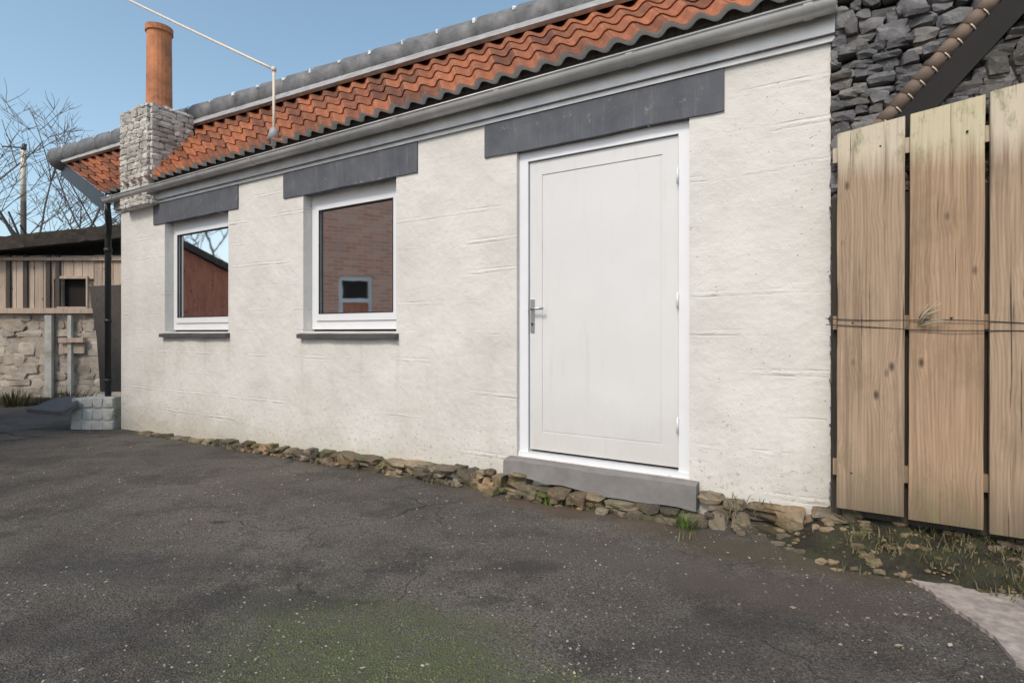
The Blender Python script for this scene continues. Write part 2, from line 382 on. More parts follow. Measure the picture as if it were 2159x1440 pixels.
def ground_u(S, px): return gz(S.P(px).y)
def lerp(a, b, t): return a+(b-a)*t
def pw(x, pts):
    if x <= pts[0][0]: return pts[0][1]
    for (a, b), (c, d_) in zip(pts, pts[1:]):
        if x <= c: return b+(d_-b)*(x-a)/(c-a)
    return pts[-1][1]

# ---------------------------------------------------------------- ground
def ground():
    xs = [-60, -40, -25, -16]+[-10+.5*i for i in range(10)]+[-5+.1*i for i in range(95)]+[4.5+.5*i for i in range(11)]+[14, 25, 40, 60]
    ys = [-30, -15, -6, -2]+[0+.1*i for i in range(75)]+[7.5+.4*i for i in range(20)]+[16, 18, 22, 30, 45, 80, 150, 400]
    m = MB(); n = len(xs)
    for y in ys:
        for x in xs:
            z = gz(min(y, 30))+.012*noise.noise((x*.8, y*.8, 0))+.006*noise.noise((x*3, y*3, 5))
            m.v.append(Vector((x*(1+max(0, y-30)*.02), y, z)))
    for j in range(len(ys)-1):
        for i in range(n-1):
            m.f.append([j*n+i, j*n+i+1, (j+1)*n+i+1, (j+1)*n+i]); m.m.append(0); m.t.append(1); m.sm.append(True)
    tag(m.build('ground', M_asphalt), kind='structure')
ground()

# ---------------------------------------------------------------- parts of a house
def half_round(m, a, b, r, up=True, n=9, mi=0, tint=1, lip=0):
    arc = (0, math.pi) if up else (math.pi, 2*math.pi)
    m.tube([a, b], r, n, mi, arc=arc, tint=tint)
    if lip:
        m.tube([a, b], r-.006, n, mi, arc=arc, tint=tint)

def make_house(S, labels):
    rng = random.Random(3 if S.name == 'left' else 8)
    U = S.U; L = S.L; side = S.name
    root = empty('white_house', S.M, labels['house'], 'house')
    wm = wall_mat('painted_block_'+side, side, U); lm = lintel_mat(side, U)
    opens = [(U(174), U(241), 1.01, 2.32), (U(320), U(418), 1.01, 2.32), (U(545), U(727), .10, 2.32)]
    lints = [(U(163), U(252)), (U(300), U(441)), (U(512), U(764))]
    ZT = 2.72; TH = .26
    m = MB(); cuts = sorted([0.0, L]+[o[0] for o in opens]+[o[1] for o in opens])
    for a, b in zip(cuts, cuts[1:]):
        op = [o for o in opens if abs(o[0]-a) < 1e-6]
        if op:
            m.box(a, b, 0, TH, -.6, op[0][2]-.0); m.box(a, b, 0, TH, op[0][3], ZT)
        else: m.box(a, b, 0, TH, -.6, ZT)
    m.build('wall', wm, root)
    # rear and side walls under the roof
    C = S.loc(2.0, 4.3, 0); D = S.loc(-5.5, 7.75, 0)
    m = MB()
    q = [Vector((0.002, TH, 0)), Vector((L-.002, TH, 0)), C, D]; zt = [2.72, 2.72, 3.8, 2.95]
    bot = [Vector((p.x, p.y, -.6)) for p in q]; top = [Vector((p.x, p.y, z)) for p, z in zip(q, zt)]
    m.hexa(bot, top)
    m.build('rear_wall', M_whitewash, root)
    # ragged end edge of the paint, at the near corner
    for i, (a, b) in enumerate(lints):
        m = MB(); n = 26; zb, ztp = 2.315, 2.56
        vs = []
        for j in range(n+1):
            t = j/n; x = lerp(a, b, t)+0
            e0 = .006*noise.noise((x*2.5, i*3, 1))+rng.uniform(-.002, .002); e1 = .006*noise.noise((x*2.5, i*3, 7))+rng.uniform(-.002, .002)
            vs += [(x, -.014, zb+e0), (x, -.014, ztp+e1), (x, .07, ztp+e1), (x, .07, zb+e0)]
        fs = []
        for j in range(n):
            o = j*4; fs += [(o, o+4, o+5, o+1), (o+1, o+5, o+6, o+2), (o+3, o+7, o+4, o)]
        fs += [(0, 1, 2, 3), (n*4+3, n*4+2, n*4+1, n*4)]
        m.add(vs, fs); m.build('lintel', lm, root)
    # windows
    for i, (a, b, z0, z1) in enumerate(opens[:2]):
        m = MB(); d0 = .10
        # frame: outer border and sash
        m.box(a+.002, b-.002, d0, d0+.06, z0+.02, z0+.10); m.box(a+.002, b-.002, d0, d0+.06, z1-.10, z1-.002)
        m.box(a+.002, a+.07, d0, d0+.06, z0+.10, z1-.10); m.box(b-.07, b-.002, d0, d0+.06, z0+.10, z1-.10)
        win = m.build('window', M_upvc, root)
        m = MB(); e = .072; f = .045; a2, b2, c2, d2 = a+e, b-e, z0+.102, z1-.102
        m.box(a2, b2, d0-.014, d0+.05, c2, c2+f+.02); m.box(a2, b2, d0-.014, d0+.05, d2-f, d2)
        m.box(a2, a2+f, d0-.014, d0+.05, c2+f+.02, d2-f); m.box(b2-f, b2, d0-.014, d0+.05, c2+f+.02, d2-f)
        m.build('sash', M_upvc, win)
        m = MB(); g = .008; x0, x1, y0, y1 = a2+f, b2-f, c2+f+.02, d2-f
        m.box(x0, x1, d0-.017, d0+.0, y0, y0+g); m.box(x0, x1, d0-.017, d0, y1-g, y1); m.box(x0, x0+g, d0-.017, d0, y0+g, y1-g); m.box(x1-g, x1, d0-.017, d0, y0+g, y1-g)
        m.build('gasket', M_dark, win)
        m = MB(); m.box(x0, x1, d0+.008, d0+.02, y0, y1); m.build('glass', M_glass, win)
        m = MB(); n = 10; vs = []
        for j in range(n+1):
            x = lerp(a-.035, b+.03, j/n); o = rng.uniform(-.004, .004)
            vs += [(x, -.05+o, .945+o), (x, -.05+o, .985+o), (x, .1, 1.008), (x, .1, .95)]
        fs = []
        for j in range(n):
            o = j*4; fs += [(o, o+4, o+5, o+1), (o+1, o+5, o+6, o+2), (o+3, o+7, o+4, o)]
        fs += [(0, 1, 2, 3), (n*4+3, n*4+2, n*4+1, n*4)]
        m.add(vs, fs); m.build('sill', M_sill, win)
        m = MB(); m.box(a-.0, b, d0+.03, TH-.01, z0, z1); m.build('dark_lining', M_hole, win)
    # door
    a, b, z0, z1 = opens[2]; m = MB(); d0 = .055
    fw = .075
    m.box(a+.002, a+fw, d0-.02, d0+.05, z0+.03, z1-.002); m.box(b-fw, b-.002, d0-.02, d0+.05, z0+.03, z1-.002); m.box(a+fw, b-fw, d0-.02, d0+.05, z1-fw, z1-.002)
    door = m.build('door', M_upvc, root)
    a2, b2 = a+fw+.006, b-fw-.006
    m = MB(); st = .10
    m.box(a2, b2, d0+.006, d0+.05, z0+.05, z1-fw-.006)
    m.box(a2, a2+st, d0, d0+.006, z0+.05, z1-fw-.006); m.box(b2-st, b2, d0, d0+.006, z0+.05, z1-fw-.006)
    m.box(a2+st, b2-st, d0, d0+.006, z1-fw-.006-st, z1-fw-.006); m.box(a2+st, b2-st, d0, d0+.006, z0+.05, z0+.05+st*1.3)
    m.box(a2+st+.012, b2-st-.012, d0+.003, d0+.006, z0+.05+st*1.3+.012, z1-fw-.006-st-.012)
    m.build('leaf', M_door, door)
    for zz in (.42, 1.2, 1.98):
        m = MB(); m.tube([(b-fw-.004, d0-.028, zz-.05), (b-fw-.004, d0-.028, zz+.05)], .007, 10); m.build('hinge', M_upvc, door)
    m = MB(); m.box(a2+.008, a2+.04, d0-.008, d0, 1.0, 1.24); m.build('handle_plate', M_steel, door)
    m = MB(); m.tube([(a2+.024, d0-.006, 1.17), (a2+.024, d0-.045, 1.17), (a2+.038, d0-.052, 1.17), (a2+.135, d0-.052, 1.172)], .009, 8)
    m.build('handle', M_steel, door)
    m = MB(); m.tube([(a2+.024, d0-.014, 1.06), (a2+.024, d0-.004, 1.06)], .009, 8); m.build('keyhole', M_dark, door)
    m = MB(); m.box(a+.002, b-.002, d0-.035, d0+.06, z0, z0+.03); m.build('weather_bar', M_upvc, door)
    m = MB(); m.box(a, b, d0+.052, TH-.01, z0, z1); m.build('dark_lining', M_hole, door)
    # threshold: a long worn stone step
    m = MB(); n = 12; vs = []
    zst = .095
    for j in range(n+1):
        x = lerp(a-.05, b+.06, j/n); o = rng.uniform(-.01, .01); zl = rng.uniform(-.012, .012)-lerp(.03, .065, j/n)
        vs += [(x, -.10+o, zl), (x, -.095+o, zst-.012+o*.4), (x, -.06, zst), (x, .12, zst+.004), (x, .12, zl)]
    fs = []
    for j in range(n):
        o = j*5; fs += [(o, o+5, o+6, o+1), (o+1, o+6, o+7, o+2), (o+2, o+7, o+8, o+3)]
    fs += [(0, 1, 2, 3, 4), tuple(n*5+4-i for i in range(5))]
    m.add(vs, fs); m.build('doorstep', M_step, root)
    # rubble plinth below the paint
    m = MB(); pm = M_plinthmoss
    px = 150.0
    top = [(128, -.26), (270, -.14), (400, -.07), (530, -.02), (727, .03), (876, .05)]
    while px < 884:
        u0 = U(px); gzv = ground_u(S, px)-.03; tz = pw(px, top)+rng.uniform(-.02, .012)
        yb = 0
        if U(545)-.07 < u0 < U(727)+.03: tz = min(tz, -.065); yb = -.06
        wd = rng.uniform(.07, .2); z = gzv
        while z < tz-.02:
            h = min(rng.uniform(.045, .11), tz-z+.01); dep = rng.uniform(.10, .17)
            m.stone((u0+wd/2+rng.uniform(-.04, .04), -.02+yb+rng.uniform(-.035, .02), z+h/2+rng.uniform(-.015, .015)), (wd*rng.uniform(.8, 1.3), dep, h*rng.uniform(.9, 1.35)), rng, 0, rng.uniform(.35, 1.5), rough=.27)
            z += h
        for _ in range(3):
            s_ = rng.uniform(.012, .045); m.stone((u0+rng.uniform(0, wd), -.07+yb-rng.uniform(-.01, .05), gzv+.03+rng.random()*max(.01, tz-gzv-.05)*.6), (s_*1.4, s_, s_*.8), rng, 0, rng.uniform(.3, 1.4), rough=.3)
        if u0 > U(500): # loose stones spilled at the foot
            for _ in range(2):
                if rng.random() < .6:
                    s_ = rng.uniform(.02, .07); m.stone((u0+rng.uniform(0, wd), -.08-rng.random()*.12, gzv+.04+s_*.2), (s_*1.5, s_, s_*.8), rng, 0, rng.uniform(.5, 1.3), rough=.25)
        # next column
        u1 = u0+wd*.93; lo, hi = px, px+80
        for _ in range(18):
            mid = (lo+hi)/2
            if U(mid) < u1: lo = mid
            else: hi = mid
        px = hi
    m.build('plinth', pm, root)
    # fascia, gutter
    m = MB(); m.box(-.10, L+.02, -.045, -.003, 2.60, 2.735); m.box(-.10, L+.02, -.022, -.003, 2.565, 2.597); m.build('fascia', M_gutter[side], root)
    m = MB(); half_round(m, Vector((-.16, -.105, 2.735)), Vector((L+.03, -.105, 2.735)), .058, up=False, n=11, lip=1)
    m.tube([(-.16, -.165, 2.737), (L+.03, -.165, 2.737)], .007, 6); m.tube([(-.16, -.047, 2.739), (L+.03, -.047, 2.739)], .006, 6)
    gut = m.build('gutter', M_gutter[side], root)
    for i in range(9):
        x = .1+i*(L-.2)/8; m = MB(); half_round(m, Vector((x-.022, -.105, 2.736)), Vector((x+.022, -.105, 2.736)), .0635, up=False, n=11)
        m.build('gutter_bracket', M_gutter[side], gut)
    # roof sheet: corrugated, from eave to ridge
    E0 = Vector((-.22, -.12, 2.835)); E1 = Vector((L+.03, -.12, 2.835))
    R0 = S.loc(-7.35, 8.9, 3.80); R1 = S.loc(2.1, 4.42, 4.04)
    m = MB(); per = .170; NC = int((E1-E0).length/per); n = NC*8; rows = 5; am = .026
    nrm = (E1-E0).cross(R0-E0).normalized()
    for j in range(rows):                       # overlapping courses, each tile with its own tone and slight slip
        slip = [rng.uniform(-.006, .006) for _ in range(NC+1)]; tn = [rng.uniform(.42, 1.25) for _ in range(NC+1)]
        for c in range(NC):
            vs = []
            for (v, up_) in ((j/rows, .016), ((j+1.10)/rows, .000)):
                for lay in (0, -.012):
                    for i in range(9):
                        t = (c*8+i)/n; vv = min(1, v+slip[c]*(.6 if v == j/rows and j else 0))
                        p = lerp(lerp(E0, E1, t), lerp(R0, R1, t), vv); vs.append(p+nrm*(am*math.cos(2*math.pi*i/8)+lay+up_+.0015*c/NC+(.003 if c % 2 else 0)))
            fs = []
            for i in range(8): fs += [(i, i+1, 18+i+1, 18+i), (9+i+1, 9+i, 27+i, 27+i+1), (9+i, 9+i+1, i+1, i)]
            m.add(vs, fs, 0, tn[c], False)
    roof = m.build('roof', M_roofs[side], root)
    m = MB(); vs = []
    for j in range(9):
        for i in range(31): vs.append(lerp(lerp(E0, E1, i/30), lerp(R0, R1, i/30), j/8)-nrm*.055)
    m.add(vs, [(j*31+i, j*31+i+1, j*31+i+32, j*31+i+31) for j in range(8) for i in range(30)]); m.build('roof_boarding', M_darkwood, roof)
    m = MB(); vs = []; fs = []                  # pale rim of the eaves course, following the waves
    for i in range(n+1):
        p = lerp(E0, E1, i/n)+nrm*(am*math.cos(2*math.pi*i/8)+.016); ed_ = Vector((0, -.006, -.004))
        vs += [p+ed_+nrm*.004, p+ed_-nrm*.020, p+Vector((0, .03, .0))-nrm*.020]
    for i in range(n): o = i*3; fs += [(o, o+1, o+4, o+3), (o+1, o+2, o+5, o+4)]
    m.add(vs, fs, 0, 1, True); m.build('eaves_rim', M_mortar, roof)
    m = MB(); m.box(-.12, L, -.062, -.046, 2.737, 2.868); m.build('eaves_board', M_darkwood, roof)
    m = MB()                                   # lead strip under the ridge
    dn = (E0-R0).normalized(); dn1 = (E1-R1).normalized()
    wd = .50
    nn = 40; vs = []
    for i in range(nn+1):
        t = i/nn; r = lerp(R0, R1, t); q = lerp(dn, dn1, t)
        vs += [r+nrm*.085, r+q*(wd+.03*noise.noise((i*.7, 0, 3)))+nrm*.075, r+q*wd+nrm*.030]
    fs = []
    for i in range(nn): o = i*3; fs += [(o, o+1, o+4, o+3), (o+1, o+2, o+5, o+4)]
    m.add([v for v in vs], [f[::-1] for f in fs]); m.build('lead_flashing', M_lead, roof)
    m = MB(); ln = (R1-R0).length; nt_ = int(ln/.42); dr = (R1-R0)/nt_
    for i in range(nt_):
        a0 = R0+dr*i+Vector((0, -.02, .015)); b0 = a0+dr*1.04
        m.tube([a0, b0], [.185, .172], 16, 0, cap=True, tint=rng.uniform(.7, 1.25))
        q_ = b0-dr*.08+Vector((0, -.15, .06)); m.stone((q_.x, q_.y, q_.z+.03), (rng.uniform(.02, .05), .04, rng.uniform(.03, .065)), rng, 1, rng.uniform(.4, .85), rough=.25)
    m.build('ridge_tiles', [M_ridge[side], M_mortar], roof)
    # far verge: barge board with brackets, soffit
    m = MB(); o1 = Vector((0, 0, -.03)); o2 = Vector((0, 0, -.24)); dx = S.u.x*0+.05
    ee = E0+Vector((-.01, 0, 0)); rr = R0+Vector((-.01, 0, 0)); ii = Vector((.05, 0, 0))
    m.hexa([ee+o2, ee+o2+ii, rr+o2+ii, rr+o2], [ee+o1, ee+o1+ii, rr+o1+ii, rr+o1]); m.build('verge_strip', M_dark, root)
    # downpipe with swan neck at the far corner, running down behind the shed roof
    g0 = Vector((-.12, -.105, 2.68)); m = MB()
    q = [g0, g0+Vector((0, 0, -.10)), g0+Vector((-.10, .05, -.20)), g0+Vector((-.22, .10, -.30)), g0+Vector((-.26, .11, -.42)), g0+Vector((-.26, .11, -2.9))]
    m.tube(q, .037, 10); dp = m.build('downpipe', M_dark, root)
    for zz in (.55, 1.5, 2.3):
        m = MB(); m.tube([g0+Vector((-.26, .11, -zz)), g0+Vector((-.26, .11, -zz-.05))], .046, 10); m.build('pipe_collar', M_dark, dp)
    # stone chimney stack with its tall pot, standing on the slope near the far end
    c0 = S.loc((333-1080)/F*6.95, 6.95, 0); wx = .70; wy = .25
    base = Vector((c0.x, c0.y, 0)); Mc = Matrix.Translation(base)
    m = MB(); zc0, zc1 = 2.85, 3.76
    m.box(-wx/2+.02, wx/2-.02, -wy+.01, wy-.01, zc0-.3, zc1-.03, 1, M=Mc)
    z = zc0-.3
    while z < zc1-.02:
        h = rng.uniform(.05, .09); h = min(h, zc1-z)
        for (ax, lo, hi) in (('f', -wx/2, wx/2), ('l', -wy, wy), ('r', -wy, wy)):
            x = lo
            while x < hi-.02:
                wdt = min(rng.uniform(.08, .2), hi-x)
                cpos = {'f': (x+wdt/2, -wy, z+h/2), 'l': (-wx/2, x+wdt/2, z+h/2), 'r': (wx/2, x+wdt/2, z+h/2)}[ax]
                sz = {'f': (wdt*1.03, .07, h*1.05), 'l': (.07, wdt*1.03, h*1.05), 'r': (.07, wdt*1.03, h*1.05)}[ax]
                m.stone(cpos, sz, rng, 0, rng.uniform(.75, 1.25), Mc, .16); x += wdt
        z += h
    for _ in range(22): m.stone((rng.uniform(-.26, .26), rng.uniform(-.2, .2), zc1+.0), (.16, .16, .08), rng, 0, rng.uniform(.8, 1.2), Mc, .2)
    ch = m.build('chimney', [M_stack, M_mortar], root)
    m = MB(); pp = Mc@Vector((.04, 0, 0))
    m.tube([pp+Vector((0, 0, z_)) for z_ in (zc1-.02, zc1+.05, zc1+.06, zc1+1.02, zc1+1.03, zc1+1.10, zc1+1.11)], [.165, .165, .145, .138, .155, .155, .12], 20, smooth=False)
    m.build('chimney_pot', M_pot_terra, ch)
    return root

HL = make_house(SL, dict(house='long white painted block house with terracotta roof, two windows and a plain door'))
def wpt(px, y, Y): return Vector(((px-1080)/F*Y, Y, 1+(701-y)/F*Y))
def mast():
    p = SL.loc(*wpt(578, 147, 5.35)); m = MB()
    m.tube([(p.x, p.y, p.z-.78), (p.x, p.y, p.z)], .014, 10); m.tube([(p.x, p.y, p.z-.02), (p.x, p.y, p.z+.02)], .022, 8)
    o = m.build('cable_mast', M_tan, HL); m = MB(); m.tube([(p.x, p.y, p.z-.70), (p.x, p.y, p.z-.58), (p.x, p.y, p.z-.57)], [.07, .035, .018], 10); m.build('mast_flashing', M_lead, o)
mast()
def strung(name, a, b, r, mat, label, sag=.02):
    m = MB(); pts = []
    for i in range(25):
        t = i/24; p = lerp(a, b, t); pts.append(p+Vector((0, 0, -4*sag*t*(1-t))))
    m.tube(pts, r, 6); return tag(m.build(name, mat), label, 'cable')
strung('overhead_cable', wpt(578, 147, 5.35), wpt(60, -105, 8.2), .014, M_tan, 'pale overhead cable slanting down the blue sky to the thin mast on the roof', .015)

# ---------------------------------------------------------------- fence boards and rubble gable beside each house
def rubble_face(m, rng, org, ux, out, w_, z0, z1, sw=(.05, .15), sh=(.025, .07), inside=None, mi=0, dep=.09, tr=(.55, 1.4), mfun=None):
    """stones laid on the plane through org (plan) spanned by ux and up, facing out"""
    M = Matrix(((ux.x, -out.x, 0, org.x), (ux.y, -out.y, 0, org.y), (0, 0, 1, 0), (0, 0, 0, 1)))
    z = z0
    while z < z1:
        h = rng.uniform(*sh); x = -rng.random()*sw[0]
        while x < w_:
            wd = rng.uniform(*sw); a = max(x, 0); b = min(x+wd, w_)
            if b-a > .015:
                cx, cz = (a+b)/2, z+h/2
                if inside is None or inside(cx, cz):
                    m.stone((cx, .0+rng.uniform(-.015, .015), cz+rng.uniform(-.022, .022)), ((b-a)*1.04, dep*rng.uniform(.8, 1.3), h*rng.uniform(.9, 1.6)), rng, mfun(cx, cz) if mfun else mi, rng.uniform(*tr), M, .2)
            x += wd
        z += h

def gable(S, H, label, xlim):
    """tall rubble wall behind the boards, with a steep tiled verge in front of it"""
    rng = random.Random(21 if S is SL else 22)
    root = empty('stone_gable', Matrix.Translation((S.B.x, S.B.y, 0)), label, 'stone wall')
    off = -Vector((S.B.x, S.B.y, 0))
    u3 = Vector((S.u.x, S.u.y)); inn = S.inn
    def edge(ins):                           # where the plane at this depth meets the limit xlim
        p = S.B+inn*ins
        if xlim is None: return p+u3*1.25
        t = (xlim-p.x)/u3.x; return p+u3*t
    b0 = S.B+off.xy; e0 = edge(.06)+off.xy; e1 = edge(.42)+off.xy; b1 = S.B+inn*.42+off.xy; b0i = S.B+inn*.06+off.xy
    m = MB(); H1 = 3.3
    z0 = -.2
    m.hexa([Vector((p.x, p.y, z0)) for p in (b0i, e0, e1, b1)], [Vector((p.x, p.y, H1)) for p in (b0i, e0, e1, b1)], 3)
    w_ = (e0-b0i).length+.0
    def mf(cx, cz):
        cz2 = cz-(.28*cx/ max(w_, .1))
        return 0 if noise.noise((cx*4, cz*4, 3)) > -.25 else 1
    start = b0i
    rubble_face(m, rng, start-inn*.05, u3, -inn, w_-.03, .0, H1, mfun=mf)
    m.build('wall', [M_stone_blue, M_stone_grey if S is SL else M_stone_tan, M_stone_rust, M_mortardark], root)
    # front gable below the verge
    zv = lambda u_: 2.03+(u_-U0)/(U1-U0)*.60
    U0 = S.U(922)-S.L; U1 = S.U(1062)-S.L
    m = MB(); fr = .015                       # proud of the wall plane
    def P3(u_, o, z): q = u3*u_-inn*o; return Vector((q.x, q.y, z))
    Umax = ((edge(-fr)+off.xy)).dot(u3)
    uu = [U0-.03, min(U1+.15, Umax)]
    zt1 = zv(uu[1])
    m.add([P3(uu[0], -.0, .02), P3(Umax, -.0, .02), P3(Umax, -.0, zv(Umax)), P3(uu[0], -.0, zv(uu[0])), P3(uu[0], fr, .02), P3(Umax, fr, .02), P3(Umax, fr, zv(Umax)), P3(uu[0], fr, zv(uu[0]))],
          [(0, 1, 2, 3), (7, 6, 5, 4), (4, 5, 1, 0), (5, 6, 2, 1), (6, 7, 3, 2), (7, 4, 0, 3)], 1)
    rubble_face(m, rng, Vector((0, 0))+u3*uu[0]-inn*fr, u3, -inn, Umax-uu[0]-.02, 1.7, 3.2, inside=lambda cx, cz: cz < zv(cx+uu[0])-.24, tr=(.6, 1.3))
    m.build('front_gable', [M_stone_dark, M_mortardark], root)  # dark brown stone, its tone lowered to carry the shade below the verge
    m = MB()                                   # black strip added to stand for the shade under the verge tiles
    ul = uu[0]-.02; ur = Umax
    for (a, b) in ((ul, ur),):
        vs = []
        for u_ in (a, b):
            z = zv(u_); vs += [P3(u_, fr+.0, z-.22), P3(u_, fr+.055, z-.22), P3(u_, fr+.055, z+.0), P3(u_, fr+.0, z+.0)]
        m.add(vs, [(0, 1, 2, 3), (7, 6, 5, 4), (1, 5, 6, 2), (0, 4, 5, 1), (2, 6, 7, 3)])
    m.build('verge_strip', M_vergeshade, root)
    m = MB(); u_ = ul; du = .048               # small half-round verge tiles, one above the other
    while u_ < ur-.02:
        z = zv(u_); a = P3(u_, fr+.02, z+.022); b = P3(u_, fr+.135, z+.010)
        dv = (P3(u_+du, fr+.02, zv(u_+du)+.02)-a)
        # tile: short half-cylinder whose axis points down the verge
        c = P3(u_, fr+.04, z+.005)
        m.tube([c+dv*-.25, c+dv*1.1], [.040, .033], 9, 0, cap=True, tint=rng.uniform(.7, 1.25))
        m.tube([c+dv*-.28, c+dv*-.20], [.0415, .0405], 9, 1, arc=(math.pi*1.05, math.pi*1.95))
        u_ += du
    m.build('verge_tiles', [M_vergetile, M_tan], root)
    return root
gable(SL, HL, 'rubble stone gable with a steep tiled verge above the board fence, top right corner', None)

def make_fence(S, label, cols, mats, umax_px):
    rng = random.Random(37)
    root = empty('board_fence', S.M, label, 'fence'); U = S.U
    L = S.L
    for i, (p0, p1, zb, zt) in enumerate(cols):
        a, b = U(p0), U(p1); m = MB(); n = 26; vs = []; lean = rng.uniform(-.006, .006)
        yo = -.15+rng.uniform(-.006, .006)
        for j in range(n+1):
            z = lerp(zb, zt, j/n); e = .003*noise.noise((i*9, z*3, 0)); e2 = .003*noise.noise((i*9+4, z*3, 0)); l_ = lean*(z-1)
            sl = (zt-zb)*0
            vs += [(a+e+l_, yo+.002, z), (a+.004+e+l_, yo-.0, z), (b-.004+e2+l_, yo, z), (b+e2+l_, yo+.002, z), (b+e2+l_, yo+.03, z), (a+e+l_, yo+.03, z)]
        fs = []
        for j in range(n):
            for k in range(6): o = j*6; fs.append((o+k, o+(k+1) % 6, o+6+(k+1) % 6, o+6+k))
        fs.append(tuple(range(6))[::-1]); fs.append(tuple(n*6+k for k in range(6)))
        # sloping sawn top
        vs = [Vector(v) for v in vs]
        for k in range(6): vs[n*6+k].z += (vs[n*6+k].x-a)*.12
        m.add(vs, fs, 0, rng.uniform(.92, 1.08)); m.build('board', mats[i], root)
    um = U(umax_px)
    for zc, hh in ((1.92, .075), (1.05, .07), (.30, .08)):
        m = MB(); m.box(L+.012, um-.03, -.12, -.086, zc-hh/2, zc+hh/2); m.build('rail', M_boardR, root)
    m = MB(); m.box(L+.004, um-.03, -.084, -.072, .05, 1.7); m.build('gap_shade_panel', M_gapshade, root)  # near-black sheet added behind the boards to paint the shade in the gaps
    for zc in (1.075, 1.035):
        m = MB(); pts = [(lerp(L-.02, um, t), -.158-.004*math.sin(t*17), zc-.05*t+.006*math.sin(t*9+zc*50)) for t in [i/20 for i in range(21)]]
        m.tube(pts, .0022, 5); m.build('wire', M_dark, root)
    # frayed knot of twine where the wire is tied off
    m = MB(); cx = lerp(U(958), U(1000), .2) if True else 0
    for _ in range(16):
        t = rng.random(); a = Vector((cx+rng.uniform(-.01, .02), -.165, 1.05+rng.uniform(-.02, .02)))
        b = a+Vector((rng.uniform(.03, .11), -rng.uniform(.0, .03), rng.uniform(.01, .09))); m.tube([a, (a+b)/2+Vector((0, -.01, .01)), b], [.0028, .0022, .001], 5)
    m.build('twine', M_straw, root)
    for i in range(9):
        p0, p1, zb, zt = cols[i % len(cols)]; u_ = lerp(U(p0), U(p1), rng.uniform(.2, .8)); z = [1.92, 1.05, .3][i//3]+rng.uniform(-.02, .02)
        m = MB(); m.tube([(u_, -.156, z), (u_, -.14, z)], .005, 6); m.build('nail', M_dark, root)
    return root
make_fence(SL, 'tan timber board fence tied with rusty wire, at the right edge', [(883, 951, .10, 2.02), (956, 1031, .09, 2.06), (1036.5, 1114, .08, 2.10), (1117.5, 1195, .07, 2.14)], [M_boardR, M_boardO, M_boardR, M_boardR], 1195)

# ---------------------------------------------------------------- earth bank, concrete wedges, plants, chips
def bank(S, px0, px1, label):
    rng = random.Random(5); m = MB(); nu, nv = 70, 16; vs = []
    for i in range(nu+1):
        u_ = lerp(S.U(px0), S.U(px1), i/nu)
        w_ = S.M@Vector((u_, 0, 0)); t = min(1, max(0, (u_-S.U(px0))/(S.L-S.U(px0)))); hb = lerp(-.11, .085, t**1.3)
        wid = lerp(.14, .42, t)
        for j in range(nv+1):
            v = j/nv; q = S.M@Vector((u_, .06-(wid+.06)*v, 0)); g = gz(q.y)-.02
            prof = (1-v)**.8 if v > 0 else 1
            z = lerp(g, hb, max(0, prof))+.035*noise.noise((q.x*9, q.y*9, 2))*(1 if 0 < v < 1 else 0)+.015*noise.noise((q.x*30, q.y*30, 2))*(v < 1)
            vs.append((q.x, q.y, max(z, g)))
    fs = [(i*(nv+1)+j, (i+1)*(nv+1)+j, (i+1)*(nv+1)+j+1, i*(nv+1)+j+1) for i in range(nu) for j in range(nv)]
    m.add(vs, [f[::-1] for f in fs], 0, 1, True)
    tag(m.build('earth_bank', M_soil), kind='structure')
bank(SL, 800, 1200, '')
def stuff_chips():
    rng = random.Random(9); m = MB()             # crumbs of stone and twigs on the bank
    for S, pa, pb in ((SL, 800, 1180),):
        for _ in range(420):
            px = rng.uniform(pa, pb); u_ = S.U(px); t = min(1, max(0, (u_-S.U(800))/(S.L-S.U(800)))); v = rng.random()
            wid = lerp(.14, .42, max(0, t)); q = S.M@Vector((u_, .0-wid*v, 0)); hb = lerp(-.11, .085, t**1.3); z = lerp(gz(q.y)-.02, hb, (1-(wid*v+.06)/(wid+.06))**.8)+.001
            s_ = .006+.04*rng.random()**3; m.stone((q.x, q.y, z), (s_*rng.uniform(1, 2), s_, s_*.7), rng, 0, rng.uniform(.5, 1.6), rough=.25)
    tag(m.build('stone_crumbs', M_plinthmoss), 'loose stone crumbs on the dark earth banks below the fences', 'gravel', kind='stuff')
    m = MB()
    for _ in range(170):
        Y = rng.uniform(1.5, 6); X = rng.uniform(-.95, .95)*Y
        p = Vector((X, Y, gz(Y)+.009)); 
        if (p.xy-SL.A).dot(SL.inn) > -.15: continue
        s_ = rng.uniform(.002, .007)*(1+Y*.05); a = rng.random()*6.28; M = Matrix.Translation(p)@Matrix.Rotation(a, 4, 'Z'); k_ = rng.choice((3, 4, 5)); e_ = rng.uniform(1, 2.6)
        vs = [M@Vector((math.cos(6.28*i/k_)*s_*e_*rng.uniform(.6, 1.2), math.sin(6.28*i/k_)*s_*rng.uniform(.6, 1.2), rng.uniform(0, .006))) for i in range(k_)]
        m.add(vs+[M@Vector((0, 0, -.006))], [tuple(range(k_))]+[(k_, (i+1) % k_, i) for i in range(k_)], 0, rng.uniform(.5, 1.2))
    tag(m.build('leaf_litter', M_straw), 'pale chips and leaf scraps scattered over the asphalt', 'litter', kind='stuff')
stuff_chips()
